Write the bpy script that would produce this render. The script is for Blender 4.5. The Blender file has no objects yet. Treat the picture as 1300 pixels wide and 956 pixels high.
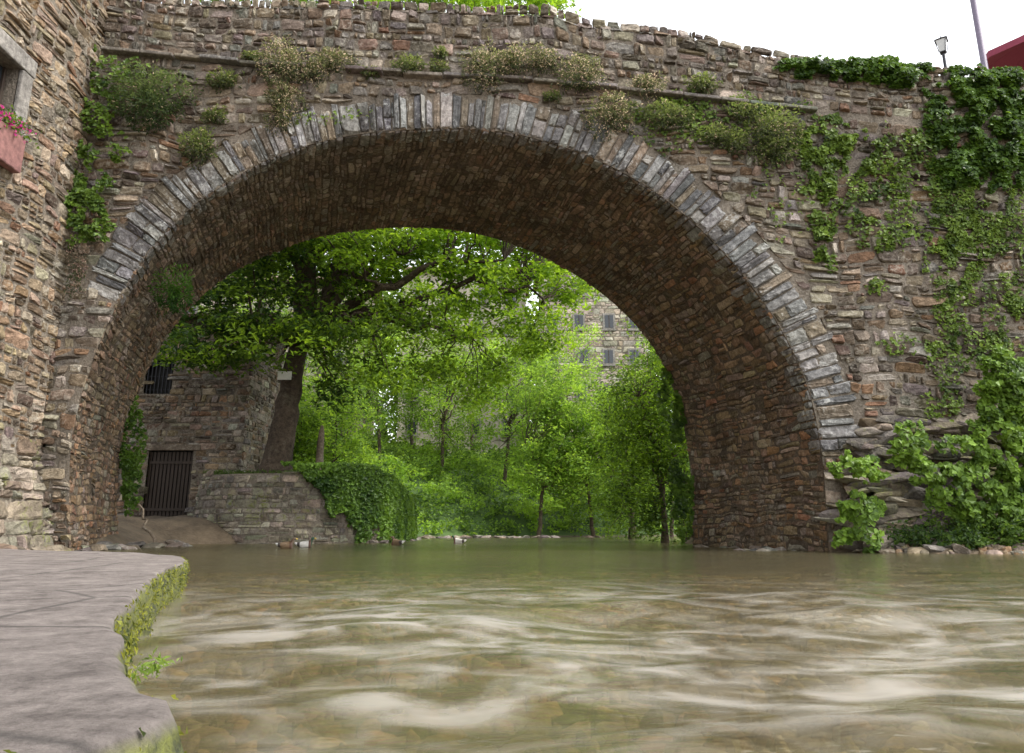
import bpy, math, numpy as np
from mathutils import Vector
R=np.random.default_rng(7)
sc=bpy.context.scene
sc.view_settings.view_transform='Standard'; sc.view_settings.look='None'; sc.view_settings.exposure=0
# ------------------------------------------------------------ camera
CAMZ=0.5; F=950.0; PITCH=math.atan(239/F); CP,SP=math.cos(PITCH),math.sin(PITCH)
cam=bpy.data.cameras.new("camera"); camo=bpy.data.objects.new("camera",cam); sc.collection.objects.link(camo)
camo.location=(0,0,CAMZ); camo.rotation_euler=(math.pi/2+PITCH,0,0)
cam.sensor_width=36; cam.lens=36*F/1300; cam.shift_y=-45/1300; cam.clip_start=0.05; cam.clip_end=3000
sc.camera=camo
# survey helpers: sight lines taken from the tripod position, intersected with real planes
def ray(px,py):
    xc=(np.asarray(px,float)-650)/F; yc=(433-np.asarray(py,float))/F
    return xc, CP-yc*SP, SP+yc*CP
def PY(px,py,D):
    a,b,c=ray(px,py); t=D/b; return np.stack([a*t, b*t, CAMZ+c*t],-1)
def PZ(px,py,Z):
    a,b,c=ray(px,py); t=(Z-CAMZ)/c; return np.stack([a*t,b*t,CAMZ+c*t],-1)
# ------------------------------------------------------------ noise
_T=np.random.default_rng(3).random((256,256))
def vn(x,y,s=1.0,o=0):
    x=np.asarray(x,float)*s+o*17.3+500; y=np.asarray(y,float)*s+o*5.7+500
    xi=np.floor(x).astype(int); yi=np.floor(y).astype(int); fx=x-xi; fy=y-yi
    fx=fx*fx*(3-2*fx); fy=fy*fy*(3-2*fy)
    a=_T[xi%256,yi%256]; b=_T[(xi+1)%256,yi%256]; c=_T[xi%256,(yi+1)%256]; d=_T[(xi+1)%256,(yi+1)%256]
    return (a*(1-fx)+b*fx)*(1-fy)+(c*(1-fx)+d*fx)*fy-0.5
def fbm(x,y,s=1.0,o=0,n=4):
    r=0
    for k in range(n): r=r+vn(x,y,s*2**k,o+k)/2**k
    return r
# ------------------------------------------------------------ mesh helpers
def empty(name,loc=(0,0,0)):
    e=bpy.data.objects.new(name,None); sc.collection.objects.link(e); e.location=loc; e.empty_display_size=.3; return e
def build(name,V,Fq,mat,col=None,smooth=True,parent=None):
    V=np.asarray(V,np.float32).reshape(-1,3); Fq=np.asarray(Fq,np.int32); k=Fq.shape[1]
    me=bpy.data.meshes.new(name); me.vertices.add(len(V)); me.vertices.foreach_set("co",V.ravel())
    me.loops.add(Fq.size); me.loops.foreach_set("vertex_index",Fq.ravel())
    me.polygons.add(len(Fq)); me.polygons.foreach_set("loop_start",np.arange(0,Fq.size,k,dtype=np.int32))
    me.update(calc_edges=True)
    me.polygons.foreach_set("use_smooth",np.full(len(Fq),smooth)); 
    if col is not None:
        c=np.ones((len(V),4),np.float32); c[:,:3]=col
        at=me.color_attributes.new("Col",'FLOAT_COLOR','POINT'); at.data.foreach_set("color",c.ravel())
    me.materials.append(mat)
    o=bpy.data.objects.new(name,me); sc.collection.objects.link(o)
    if parent: o.parent=parent
    return o
class Acc:
    def __init__(s): s.V=[];s.F=[];s.C=[];s.n=0
    def add(s,V,Fq,c=None):
        V=np.asarray(V,float).reshape(-1,3); s.V.append(V); s.F.append(np.asarray(Fq,int)+s.n); s.n+=len(V)
        s.C.append(np.broadcast_to(np.array(c if c is not None else (1,1,1),float),V.shape))
    def make(s,name,mat,smooth=False,parent=None):
        return build(name,np.concatenate(s.V),np.concatenate(s.F),mat,np.concatenate(s.C),smooth,parent)
BF=np.array([[0,3,2,1],[4,5,6,7],[0,1,5,4],[1,2,6,5],[2,3,7,6],[3,0,4,7]])
def boxv(x0,x1,y0,y1,z0,z1):
    return np.array([[x0,y0,z0],[x1,y0,z0],[x1,y1,z0],[x0,y1,z0],[x0,y0,z1],[x1,y0,z1],[x1,y1,z1],[x0,y1,z1]],float)
def box(name,b,mat,parent=None,bev=0.01,col=None):
    o=build(name,boxv(*b),BF,mat,col,False,parent)
    if bev: m=o.modifiers.new("b",'BEVEL'); m.width=bev; m.segments=2
    return o
def gridF(nu,nv):
    i=np.arange(nu-1)[:,None]; j=np.arange(nv-1)[None,:]; a=(i*nv+j).ravel()
    return np.stack([a,a+nv,a+nv+1,a+1],-1)
def tube(pts,rad,n=8):
    pts=np.asarray(pts,float); m=len(pts); rad=np.broadcast_to(np.asarray(rad,float),(m,))
    t=np.gradient(pts,axis=0); t/=np.linalg.norm(t,axis=1)[:,None]+1e-9
    up=np.array([[1.,0.13,0]]) if np.mean(np.abs(t[:,2]))>.6 else np.array([[0,0,1.]])
    a=np.cross(t,up); a/=np.linalg.norm(a,axis=1)[:,None]+1e-9; b=np.cross(t,a)
    th=np.arange(n)*2*math.pi/n
    V=pts[:,None]+rad[:,None,None]*(a[:,None]*np.cos(th)[None,:,None]+b[:,None]*np.sin(th)[None,:,None])
    Fq=[]
    for i in range(m-1):
        k=np.arange(n); k2=(k+1)%n
        Fq.append(np.stack([i*n+k,i*n+k2,(i+1)*n+k2,(i+1)*n+k],-1))
    return V.reshape(-1,3),np.concatenate(Fq)
def catmull(P,n):
    P=np.asarray(P,float); Q=np.vstack([2*P[0]-P[1],P,2*P[-1]-P[-2]]); out=[]
    for i in range(1,len(Q)-2):
        t=np.linspace(0,1,12,endpoint=False)[:,None]
        p0,p1,p2,p3=Q[i-1],Q[i],Q[i+1],Q[i+2]
        out.append(.5*((2*p1)+(-p0+p2)*t+(2*p0-5*p1+4*p2-p3)*t*t+(-p0+3*p1-3*p2+p3)*t**3))
    C=np.vstack(out+[P[-1:]]); s=np.r_[0,np.cumsum(np.linalg.norm(np.diff(C,axis=0),axis=1))]
    u=np.linspace(0,s[-1],n); return np.stack([np.interp(u,s,C[:,k]) for k in range(C.shape[1])],-1), s[-1]
# ------------------------------------------------------------ materials
def newmat(name):
    m=bpy.data.materials.new(name); m.use_nodes=True; nt=m.node_tree; nt.nodes.clear(); return m,nt
def N(nt,t,**k):
    n=nt.nodes.new(t)
    for a,b in k.items():
        if a=='inp':
            for q,v in b.items(): n.inputs[q].default_value=v
        else: setattr(n,a,b)
    return n
def stone_mat(name,base=None,bump=.8,mott=(.5,1.4),lichen=.25,fs=9.0,rough=.9,lcol=(.34,.32,.27,1)):
    m,nt=newmat(name); L=nt.links.new
    out=N(nt,'ShaderNodeOutputMaterial'); p=N(nt,'ShaderNodeBsdfPrincipled',inp={'Roughness':rough,'Specular IOR Level':.2})
    g=N(nt,'ShaderNodeNewGeometry')
    if base is None: a=N(nt,'ShaderNodeAttribute',attribute_name='Col'); csock=a.outputs['Color']
    else: a=N(nt,'ShaderNodeRGB'); a.outputs[0].default_value=(*base,1); csock=a.outputs[0]
    n1=N(nt,'ShaderNodeTexNoise',inp={'Scale':fs,'Detail':4,'Roughness':.75}); L(g.outputs['Position'],n1.inputs['Vector'])
    n2=N(nt,'ShaderNodeTexNoise',inp={'Scale':.9,'Detail':4,'Roughness':.7}); L(g.outputs['Position'],n2.inputs['Vector'])
    r1=N(nt,'ShaderNodeMapRange',inp={1:.3,2:.7,3:mott[0],4:mott[1]}); L(n1.outputs[0],r1.inputs[0])
    r2=N(nt,'ShaderNodeMapRange',inp={1:.35,2:.68,3:.62,4:1.25}); L(n2.outputs[0],r2.inputs[0])
    mu=N(nt,'ShaderNodeMath',operation='MULTIPLY'); L(r1.outputs[0],mu.inputs[0]); L(r2.outputs[0],mu.inputs[1])
    mx=N(nt,'ShaderNodeVectorMath',operation='SCALE'); L(csock,mx.inputs[0]); L(mu.outputs[0],mx.inputs['Scale'])
    sepc=N(nt,'ShaderNodeSeparateColor'); L(n2.outputs[1],sepc.inputs[0])
    pr=N(nt,'ShaderNodeMath',operation='ADD'); L(sepc.outputs[1],pr.inputs[0]); L(n1.outputs[0],pr.inputs[1])
    r3=N(nt,'ShaderNodeMapRange',inp={1:1.06,2:1.24,3:0,4:min(1,lichen*2.4)}); L(pr.outputs[0],r3.inputs[0])
    lm=N(nt,'ShaderNodeMix',data_type='RGBA'); L(r3.outputs[0],lm.inputs[0]); L(mx.outputs[0],lm.inputs[6]); lm.inputs[7].default_value=lcol
    L(lm.outputs[2],p.inputs['Base Color'])
    b=N(nt,'ShaderNodeBump',inp={'Strength':bump,'Distance':.09}); L(n1.outputs[0],b.inputs['Height']); L(b.outputs[0],p.inputs['Normal'])
    L(p.outputs[0],out.inputs[0]); return m
def leaf_mat(name,trans=.5,rough=.5):
    m,nt=newmat(name); L=nt.links.new
    out=N(nt,'ShaderNodeOutputMaterial'); p=N(nt,'ShaderNodeBsdfPrincipled',inp={'Roughness':rough,'Specular IOR Level':.3})
    a=N(nt,'ShaderNodeAttribute',attribute_name='Col'); L(a.outputs[0],p.inputs['Base Color'])
    hs=N(nt,'ShaderNodeHueSaturation',inp={'Hue':.480,'Saturation':1.03,'Value':1.95}); L(a.outputs[0],hs.inputs['Color'])
    t=N(nt,'ShaderNodeBsdfTranslucent'); L(hs.outputs[0],t.inputs[0])
    mx=N(nt,'ShaderNodeMixShader',inp={0:trans}); L(p.outputs[0],mx.inputs[1]); L(t.outputs[0],mx.inputs[2]); L(mx.outputs[0],out.inputs[0]); return m
def plain(name,col,rough=.6,metal=0,nscale=20,var=.25,bump=.1):
    m,nt=newmat(name); L=nt.links.new
    out=N(nt,'ShaderNodeOutputMaterial'); p=N(nt,'ShaderNodeBsdfPrincipled',inp={'Roughness':rough,'Metallic':metal})
    g=N(nt,'ShaderNodeNewGeometry'); n=N(nt,'ShaderNodeTexNoise',inp={'Scale':nscale,'Detail':5,'Roughness':.65}); L(g.outputs['Position'],n.inputs['Vector'])
    r=N(nt,'ShaderNodeMapRange',inp={1:.3,2:.7,3:1-var,4:1+var}); L(n.outputs[0],r.inputs[0])
    v=N(nt,'ShaderNodeVectorMath',operation='SCALE'); v.inputs[0].default_value=col; L(r.outputs[0],v.inputs['Scale']); L(v.outputs[0],p.inputs['Base Color'])
    b=N(nt,'ShaderNodeBump',inp={'Strength':bump,'Distance':.02}); L(n.outputs[0],b.inputs['Height']); L(b.outputs[0],p.inputs['Normal'])
    L(p.outputs[0],out.inputs[0]); return m
M_st=stone_mat("rubble_stone",lichen=.3); M_ring=stone_mat("voussoir_stone",lichen=.42,lcol=(.42,.42,.40,1),fs=8,mott=(.45,1.5))
M_sof=stone_mat("soffit_stone",lichen=.15,fs=11)
M_mort=stone_mat("mortar",base=(.23,.195,.155),bump=.8,lichen=.15,fs=14)
M_mortd=stone_mat("dark_joint",base=(.13,.098,.072),bump=.8,lichen=.05,fs=14)
M_moss=stone_mat("mossy_stone",lichen=.42,lcol=(.16,.17,.06,1),fs=7)
M_leaf=leaf_mat("leaf"); M_ivy=leaf_mat("ivy_leaf",.28,.5); M_bark=stone_mat("bark",base=(.10,.075,.055),bump=1.0,lichen=.12,fs=6,lcol=(.16,.17,.12,1))
M_rock=stone_mat("rock",bump=.9,lichen=.3,fs=5); M_dark=plain("dark_interior",(.012,.011,.01),.7)
M_peb=stone_mat("pebble",bump=.2,lichen=.1,fs=14)
M_wood=plain("dark_wood",(.035,.022,.014),.7,nscale=12); M_iron=plain("iron",(.03,.03,.035),.45,.6)
# ------------------------------------------------------------ stones
def courses(u0,u1,v0,v1,cw,ch,rng,split=.3):
    out=[]; v=v0
    while v<v1:
        h=ch*rng.uniform(.6,1.5); u=u0-rng.uniform(0,cw)
        while u<u1:
            w=cw*np.clip(rng.lognormal(-.05,.42),.4,2.2)*(1.0 if h<ch*1.2 else 1.15); r=rng.random()
            if r<split and h>ch*.8:
                k=rng.uniform(.3,.7); out.append((u,u+w,v,v+h*k))
                if rng.random()<.45:
                    q=rng.uniform(.35,.65); out.append((u,u+w*q,v+h*k,v+h)); out.append((u+w*q,u+w,v+h*k,v+h))
                else: out.append((u,u+w,v+h*k,v+h))
            elif r<split+.1:
                q=rng.uniform(.4,.6); out.append((u,u+w*q,v,v+h)); out.append((u+w*q,u+w,v,v+h))
            else: out.append((u,u+w,v,v+h))
            u+=w
        v+=h
    return np.array(out)
G8=np.array([-1,-.93,-.74,-.28,.28,.74,.93,1.]); G6=np.array([-1,-.88,-.38,.38,.88,1.])
def stones(rects,rng,thick=.06,gap=.018,g=G8,jit=.10,rough=.2,round_=(.05,.55),tvar=.75,edge=.74):
    n=len(rects); k=len(g); A,B=np.meshgrid(g,g,indexing='ij'); A=A.ravel()[None]; B=B.ravel()[None]
    q=rng.uniform(*round_,(n,1)); a=A*np.sqrt(1-B*B*q/2); b=B*np.sqrt(1-A*A*q/2)
    w=(rects[:,1]-rects[:,0])[:,None]; h=(rects[:,3]-rects[:,2])[:,None]
    cu=(rects[:,0]+rects[:,1])[:,None]/2; cv=(rects[:,2]+rects[:,3])[:,None]/2
    J=rng.uniform(-jit,jit,(n,4,2)); wt=[(1-a)*(1-b)/4,(1+a)*(1-b)/4,(1+a)*(1+b)/4,(1-a)*(1+b)/4]
    ju=sum(wt[i]*J[:,i,0:1] for i in range(4)); jv=sum(wt[i]*J[:,i,1:2] for i in range(4))
    U=cu+a*np.maximum(w/2-gap,.01)+ju*np.minimum(w,2*h)*1.2; Vv=cv+b*np.maximum(h/2-gap,.01)+jv*h
    U+=rng.normal(0,.025,U.shape)*np.minimum(w,h); Vv+=rng.normal(0,.03,U.shape)*h
    m=np.maximum(abs(A),abs(B)); f=np.interp(m,[0,.3,.75,.93,1],[1,1,.96,edge,0])
    T=thick*rng.uniform(1-tvar,1+tvar,(n,1)); tilt=rng.normal(0,.3,(n,2))
    H=-.04+(T+.04)*f*(1+tilt[:,:1]*a+tilt[:,1:]*b)+rng.normal(0,rough*thick,U.shape)*f
    kk=gridF(k,k); Fq=(kk[None]+(np.arange(n)*k*k)[:,None,None]).reshape(-1,4)
    return U,Vv,H,Fq
def palette(n,rng,cols,wts,jit=.17,tint=.045):
    cols=np.array(cols); w=np.array(wts,float); w/=w.sum(); c=cols[rng.choice(len(cols),n,p=w)]
    return np.clip(c*rng.uniform(1-jit*1.6,1+jit*1.6,(n,1))*(1+rng.normal(0,tint,(n,3))),.01,.8)
WALLC=[(.232,.183,.135),(.180,.133,.092),(.285,.24,.185),(.19,.168,.145),(.118,.093,.072),(.215,.138,.088),(.35,.31,.255)]
WALLW=[5,4.2,3.8,3.8,3.2,1.6,1.9]
SOFC=[(.235,.16,.10),(.185,.123,.077),(.265,.195,.135),(.13,.095,.068),(.255,.145,.08),(.22,.183,.145)]
SOFW=[5,5,3,2.6,1.8,2.4]
def rep(c,k): return np.repeat(c,k,axis=0)
# ------------------------------------------------------------ bridge profile
YF,YB=18.0,24.5
fp=[(88,697),(86,640),(90,560),(106,490),(131,420),(166,352),(207,298),(258,252),(330,208),(400,183),(480,168),(575,162),(660,171),(740,195),(810,230),(870,274),(925,328),(970,385),(1005,445),(1030,510),(1043,580),(1050,645),(1053,697)]
bp=[(150,692),(148,640),(153,590),(165,530),(190,465),(226,408),(275,360),(330,328),(400,302),(470,291),(540,289),(610,298),(680,322),(740,355),(795,400),(835,450),(860,510),(873,570),(879,630),(880,690)]
fp=np.array(fp,float); bp=np.array(bp,float)
fw=PY(fp[:,0],fp[:,1],YF)[:,[0,2]]; bw=PY(bp[:,0],bp[:,1],YB)[:,[0,2]]
fw=np.vstack([[fw[0,0],-1.2],fw,[fw[-1,0],-1.2]]); bw=np.vstack([[bw[0,0],-1.2],bw,[bw[-1,0],-1.2]])
NP_=200
FP,LF=catmull(fw,NP_); BPp,LB=catmull(bw,NP_)
_k=np.linspace(0,1,NP_); _w=(fbm(_k,_k*0,9,91,3)*.11)*np.clip(np.minimum(_k,1-_k)*12,0,1); FP[:,1]+=_w; FP[:,0]+=(fbm(_k,_k*0+3,9,95,3)*.10)*np.clip(np.minimum(_k,1-_k)*12,0,1)
def prof(P,s):
    k=np.linspace(0,1,len(P)); return np.stack([np.interp(s,k,P[:,0]),np.interp(s,k,P[:,1])],-1)
def nrm(P,s):
    e=.012; d=prof(P,np.clip(s+e,0,1))-prof(P,np.clip(s-e,0,1)); d/=np.linalg.norm(d,axis=-1,keepdims=True)+1e-9
    return np.stack([-d[...,1],d[...,0]],-1)
cpx=np.array([(-260,45),(140,68),(330,87),(560,100),(700,108),(850,124),(1035,144),(1300,170),(1700,230)],float)
tpx=np.array([(-260,-20),(100,-8),(240,5),(440,9),(560,13),(700,19),(740,31),(860,43),(960,67),(1000,78),(1170,93),(1300,100),(1700,130)],float)
cw_=PY(cpx[:,0],cpx[:,1],YF); tw_=PY(tpx[:,0],tpx[:,1],YF)
zc=lambda x: np.interp(x,cw_[:,0],cw_[:,2]); zt=lambda x: np.interp(x,tw_[:,0],tw_[:,2])
bridge=empty("stone_bridge",(0,0,0))
XL0,XR0=-17.,26.; CX,CZ=-1.5,1.0
def outline(P):
    d=P-np.array([CX,CZ]); d/=np.linalg.norm(d,axis=1)[:,None]
    lo=np.full(len(P),.1); hi=np.full(len(P),60.)
    for _ in range(40):
        m=(lo+hi)/2; q=np.array([CX,CZ])+d*m[:,None]
        ins=(q[:,0]>XL0)&(q[:,0]<XR0)&(q[:,1]<zc(q[:,0])); lo=np.where(ins,m,lo); hi=np.where(ins,hi,m)
    return np.array([CX,CZ])+d*lo[:,None]
OF=outline(FP); 
def y3(P,y): return np.stack([P[:,0],np.full(len(P),y),P[:,1]],-1)
Vc=np.concatenate([y3(FP,YF),y3(OF,YF),y3(OF,YB),y3(BPp,YB)]); Fc=[]
for a,b in [(0,1),(1,2),(2,3)]:
    i=np.arange(NP_-1); Fc.append(np.stack([a*NP_+i,a*NP_+i+1,b*NP_+i+1,b*NP_+i],-1))
build("core",Vc,np.concatenate(Fc),M_mort,None,False,bridge)
i=np.arange(NP_-1); build("soffit_bed",np.concatenate([y3(FP,YF),y3(BPp,YB)]),np.stack([i,i+1,NP_+i+1,NP_+i],-1),M_mortd,None,True,bridge)
ringm=(np.linspace(0,1,NP_)); 
sidx=lambda px,py: np.argmin(np.linalg.norm(FP-PY(px,py,YF)[[0,2]],axis=1))/(NP_-1)
S0=sidx(150,382); S1=sidx(1044,570)
RT=1.02
thk=np.where((ringm>S0)&(ringm<S1),RT,.0); FN=nrm(FP,ringm); OFF=FP+FN*thk[:,None]
def inside(poly,x,z):
    r=np.zeros(x.shape,bool); n=len(poly)
    for i in range(n):
        x1,z1=poly[i]; x2,z2=poly[(i+1)%n]
        if z1==z2: continue
        c=((z1>z)!=(z2>z))&(x<(x2-x1)*(z-z1)/(z2-z1)+x1); r^=c
    return r
def project(poly,x,z):
    P=np.stack([x,z],-1); best=np.full(len(x),1e9); out=P.copy()
    for i in range(len(poly)-1):
        a=poly[i]; d=poly[i+1]-a; L2=d@d
        if L2<1e-9: continue
        t=np.clip(((P-a)@d)/L2,0,1); q=a+t[:,None]*d; dd=((P-q)**2).sum(1); m=dd<best; best[m]=dd[m]; out[m]=q[m]
    return out
POLY=np.vstack([OFF,[[FP[-1,0],-3],[FP[0,0],-3]]])
rc=courses(-12.5,15.5,-.3,13,.43,.26,R,.38)
cu=(rc[:,0]+rc[:,1])/2; cv=(rc[:,2]+rc[:,3])/2
wv=fbm(cu,cv,.25,3)*.5
keep=~inside(POLY,cu,cv+wv)&(cv+wv<zc(cu)-.02); rc=rc[keep]
U,V_,H,Fq=stones(rc,R,.048,.020,jit=.12,round_=(.1,.75))
V_=V_+fbm(U,V_,.25,3)*.5+vn(U,V_,1.1,33)*.12; U=U+fbm(U,V_,.3,9)*.25
u=U.ravel(); v=V_.ravel(); ins=inside(POLY,u,v); pr=project(OFF,u[ins],v[ins]); u[ins]=pr[:,0]; v[ins]=pr[:,1]
v=np.minimum(v,zc(u)-.0)
col=palette(len(rc),R,WALLC,WALLW)*1.06
cxx=(rc[:,0]+rc[:,1])/2; czz=(rc[:,2]+rc[:,3])/2
pat=np.clip(.5+1.8*vn(cxx,czz,.35,21),0,1)[:,None]; col=col*(.78+.38*pat); 
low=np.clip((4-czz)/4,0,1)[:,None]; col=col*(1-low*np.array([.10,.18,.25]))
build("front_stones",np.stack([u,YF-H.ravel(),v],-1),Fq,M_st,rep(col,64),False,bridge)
# voussoirs
LT=LF*(S1-S0); nv=112; e=np.cumsum(R.lognormal(0,.3,nv)); e=np.r_[0,e]/e[-1]*LT
r_=[]
for k in range(nv):
    top=RT+R.uniform(-.25,.12)
    if R.random()<.68: r_.append((e[k],e[k+1],0,top))
    else:
        q=R.uniform(.35,.7); r_.append((e[k],e[k+1],0,q)); r_.append((e[k],e[k+1],q,top))
r_=np.array(r_); U,V_,H,Fq=stones(r_,R,.035,.012,jit=.05,round_=(.0,.2),rough=.3,tvar=.7)
s=S0+U/LF; P=prof(FP,s); Nn=nrm(FP,s); Q=P+Nn*np.maximum(V_,-.02)[...,None]
col=palette(len(r_),R,[(.25,.24,.23),(.185,.18,.175),(.32,.305,.28),(.14,.138,.136),(.24,.195,.145)],[5,4,3.2,2.2,3.4],.14,.02)
build("voussoirs",np.stack([Q[...,0].ravel(),(YF-.03-H).ravel(),Q[...,1].ravel()],-1),Fq,M_ring,rep(col,64),False,bridge)
def sof(U,V_,H):
    t=np.clip(U/6.7,-.008,1.012); s=np.clip(V_/LF,0,1)
    A=prof(FP,s); B=prof(BPp,s); n=nrm(FP,s)*(1-t[...,None])+nrm(BPp,s)*t[...,None]
    Q=A*(1-t[...,None])+B*t[...,None]-n*H[...,None]
    return np.stack([Q[...,0],YF+(YB-YF)*t,Q[...,1]],-1)
rs=courses(0,6.7,0,LF,.38,.17,R,.22); rs=rs[(rs[:,1]<7.0)&(rs[:,1]>.15)]; rs[:,0]=np.maximum(rs[:,0],0.0); rs[:,1]=np.minimum(rs[:,1],6.7)
U,V_,H,Fq=stones(rs,R,.028,.009,G6,jit=.13,rough=.3)
V_=V_+fbm(U,V_,.5,5)*.22
col=palette(len(rs),R,SOFC,SOFW,.17)*1.08
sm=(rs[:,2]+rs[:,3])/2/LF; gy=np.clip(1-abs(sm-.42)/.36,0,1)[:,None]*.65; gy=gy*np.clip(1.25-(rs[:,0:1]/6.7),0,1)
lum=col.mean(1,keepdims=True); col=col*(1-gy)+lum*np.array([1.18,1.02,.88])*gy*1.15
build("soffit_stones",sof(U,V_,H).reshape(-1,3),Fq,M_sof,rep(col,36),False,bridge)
r2=np.array([(0.0,R.uniform(.3,.75),S0*LF+e[k],S0*LF+e[k+1]) for k in range(nv)])
U,V_,H,Fq=stones(r2,R,.035,.010,G6,jit=.04,rough=.2); col=palette(nv,R,[(.21,.195,.18),(.16,.145,.13)],[1,1],.14,.02)
build("arch_arris",sof(U,V_,H+.02).reshape(-1,3),Fq,M_ring,rep(col,36),False,bridge)
rp=courses(-13,16,0,1.25,.33,.185,R,.3); U,V_,H,Fq=stones(rp,R,.05,.014)
k=V_/1.25; cuu=np.clip(U,-13.5,16.5); Z=zc(cuu)+.12+k*(zt(cuu)-zc(cuu)-.05)+fbm(U,V_,.6,2)*.12
col=palette(len(rp),R,WALLC,[5,3,4,6,2.4,.6,2.1])*1.04
build("parapet_stones",np.stack([U.ravel(),YF-H.ravel()+.03,Z.ravel()],-1),Fq,M_st,rep(col,64),False,bridge)
xs=np.linspace(-16.9,25.9,120)
for nm,y0,y1 in (("parapet_core",YF+.03,YF+.5),("parapet_core_rear",YB-.5,YB-.03)):
    b=zc(xs)-.1; t=zt(xs)-.04+vn(xs,xs*0,1.5,4)*.08
    V=np.concatenate([np.stack([xs,xs*0+y,z],-1) for y,z in ((y0,b),(y0,t),(y1,t),(y1,b))]); m=len(xs); i=np.arange(m-1)
    build(nm,V,np.concatenate([np.stack([a*m+i,a*m+i+1,c*m+i+1,c*m+i],-1) for a,c in ((0,1),(1,2),(2,3))]),M_mort,None,False,bridge)
u=-12.8; rr=[]
while u<15.5:
    w=R.uniform(.2,.7); rr.append((u,u+w,0,.5)); u+=w
rr=np.array(rr); U,V_,H,Fq=stones(rr,R,.07,.008,jit=.06,tvar=.7); cuu=np.clip(U,-13,16)
build("coping",np.stack([U.ravel(),(YF-.02+V_).ravel(),(zt(cuu)-.05+H).ravel()],-1),Fq,M_st,rep(palette(len(rr),R,WALLC,[4,2,4,6,2,.4,2]),64),False,bridge)
u=-11.2; A=Acc()
while u<PY(1036,144,YF)[0]:
    w=R.uniform(.5,1.1); 
    if R.random()>.06:
        V=boxv(u,u+w-.02,YF-R.uniform(.16,.24),YF+.1,0,.10); V[:,2]+=zc(V[:,0])+R.uniform(-.03,.03); A.add(V,BF,palette(1,R,[(.20,.18,.155)],[1])[0])
    u+=w
o=A.make("string_course",M_st,False,bridge); b=o.modifiers.new("b",'BEVEL'); b.width=.025; b.segments=2
# ------------------------------------------------------------ left building
XW=-11.3; bl=empty("stone_building")
wy0,wy1,wz0,wz1=14.0,15.15,9.25,10.75
A=Acc()
for (a,b,c,d) in [(-8,wy0,-1,19),(wy1,17.94,-1,19),(wy0,wy1,-1,wz0),(wy0,wy1,wz1,19)]:
    A.add([[XW,a,c],[XW,b,c],[XW,b,d],[XW,a,d]],[[0,1,2,3]])
for q in ([[XW,wy0,wz0],[XW-.4,wy0,wz0],[XW-.4,wy0,wz1],[XW,wy0,wz1]],[[XW,wy1,wz0],[XW-.4,wy1,wz0],[XW-.4,wy1,wz1],[XW,wy1,wz1]],[[XW,wy0,wz1],[XW,wy1,wz1],[XW-.4,wy1,wz1],[XW-.4,wy0,wz1]],[[XW,wy0,wz0],[XW,wy1,wz0],[XW-.4,wy1,wz0],[XW-.4,wy0,wz0]]): A.add(q,[[0,1,2,3]])
A.add([[XW,17.94,-1],[-24,17.94,-1],[-24,17.94,19],[XW,17.94,19]],[[0,1,2,3]])
A.add([[XW,-8,-1],[-24,-8,-1],[-24,-8,19],[XW,-8,19]],[[0,1,2,3]])
A.make("walls",M_mort,False,bl)
rb=courses(5,18.0,-.3,19,.46,.25,R,.4); cu=(rb[:,0]+rb[:,1])/2; cv=(rb[:,2]+rb[:,3])/2
kp=~((cu>wy0-.42)&(cu<wy1+.42)&(cv>wz0-.3)&(cv<wz1+.5)); rb=rb[kp]; U,V_,H,Fq=stones(rb,R,.035,.018,jit=.08,rough=.25,tvar=.6,round_=(.1,.7))
V_=V_+fbm(U,V_,.3,13)*.3; U=np.minimum(U,18.02); col=palette(len(rb),R,WALLC+[(.31,.25,.18)],[5,4,3,2.4,2,1.8,1.4,4.4])*np.array([1.03,.96,.87])
build("wall_stones",np.stack([(XW+H).ravel(),U.ravel(),V_.ravel()],-1),Fq,M_st,rep(col,64),False,bl)
M_slab=stone_mat("dressed_stone",base=(.27,.25,.225),bump=.5,lichen=.2,fs=8)
box("window_lintel",(XW-.05,XW+.11,wy0-.35,wy1+.4,wz1,wz1+.42),M_slab,bl,.03)
box("window_jamb",(XW-.05,XW+.09,wy1,wy1+.38,wz0,wz1-.003),M_slab,bl,.03)
box("window_jamb",(XW-.05,XW+.09,wy0-.38,wy0,wz0,wz1-.003),M_slab,bl,.03)
box("window_sill",(XW-.05,XW+.2,wy0-.4,wy1+.42,wz0-.14,wz0-.002),M_slab,bl,.02)
M_terra=plain("terracotta",(.20,.095,.085),.85,nscale=8,bump=.4,var=.4)
box("planter",(XW+.04,XW+.26,wy0-.2,wy1+.25,wz0-1.0,wz0-.16),M_terra,bl,.03)
M_glass=plain("window_glass",(.03,.035,.04),.08,var=.1,bump=0)
box("window_pane",(XW-.36,XW-.34,wy0,wy1,wz0,wz1),M_glass,bl,0)
for y in (wy0+.05,(wy0+wy1)/2,wy1-.05): box("window_frame",(XW-.34,XW-.28,y-.04,y+.04,wz0+.002,wz1-.002),M_wood,bl,.005)
box("roof",(-24.4,XW+.6,-8.4,17.93,19.02,19.3),M_terra,bl,.02)
fy=np.linspace(11.5,18.0,60); 
def footm(U,V_,H):
    k=V_; x=XW+.02+.75*(1-np.clip(k/2.4,0,1))**1.3; return np.stack([x+H,U,k+H*.4],-1)
kk,vv=np.meshgrid(fy,np.linspace(-.5,2.4,10),indexing='ij'); build("footing_core",footm(kk,vv,kk*0-.02).reshape(-1,3),gridF(60,10),M_mort,None,True,bl)
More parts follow.
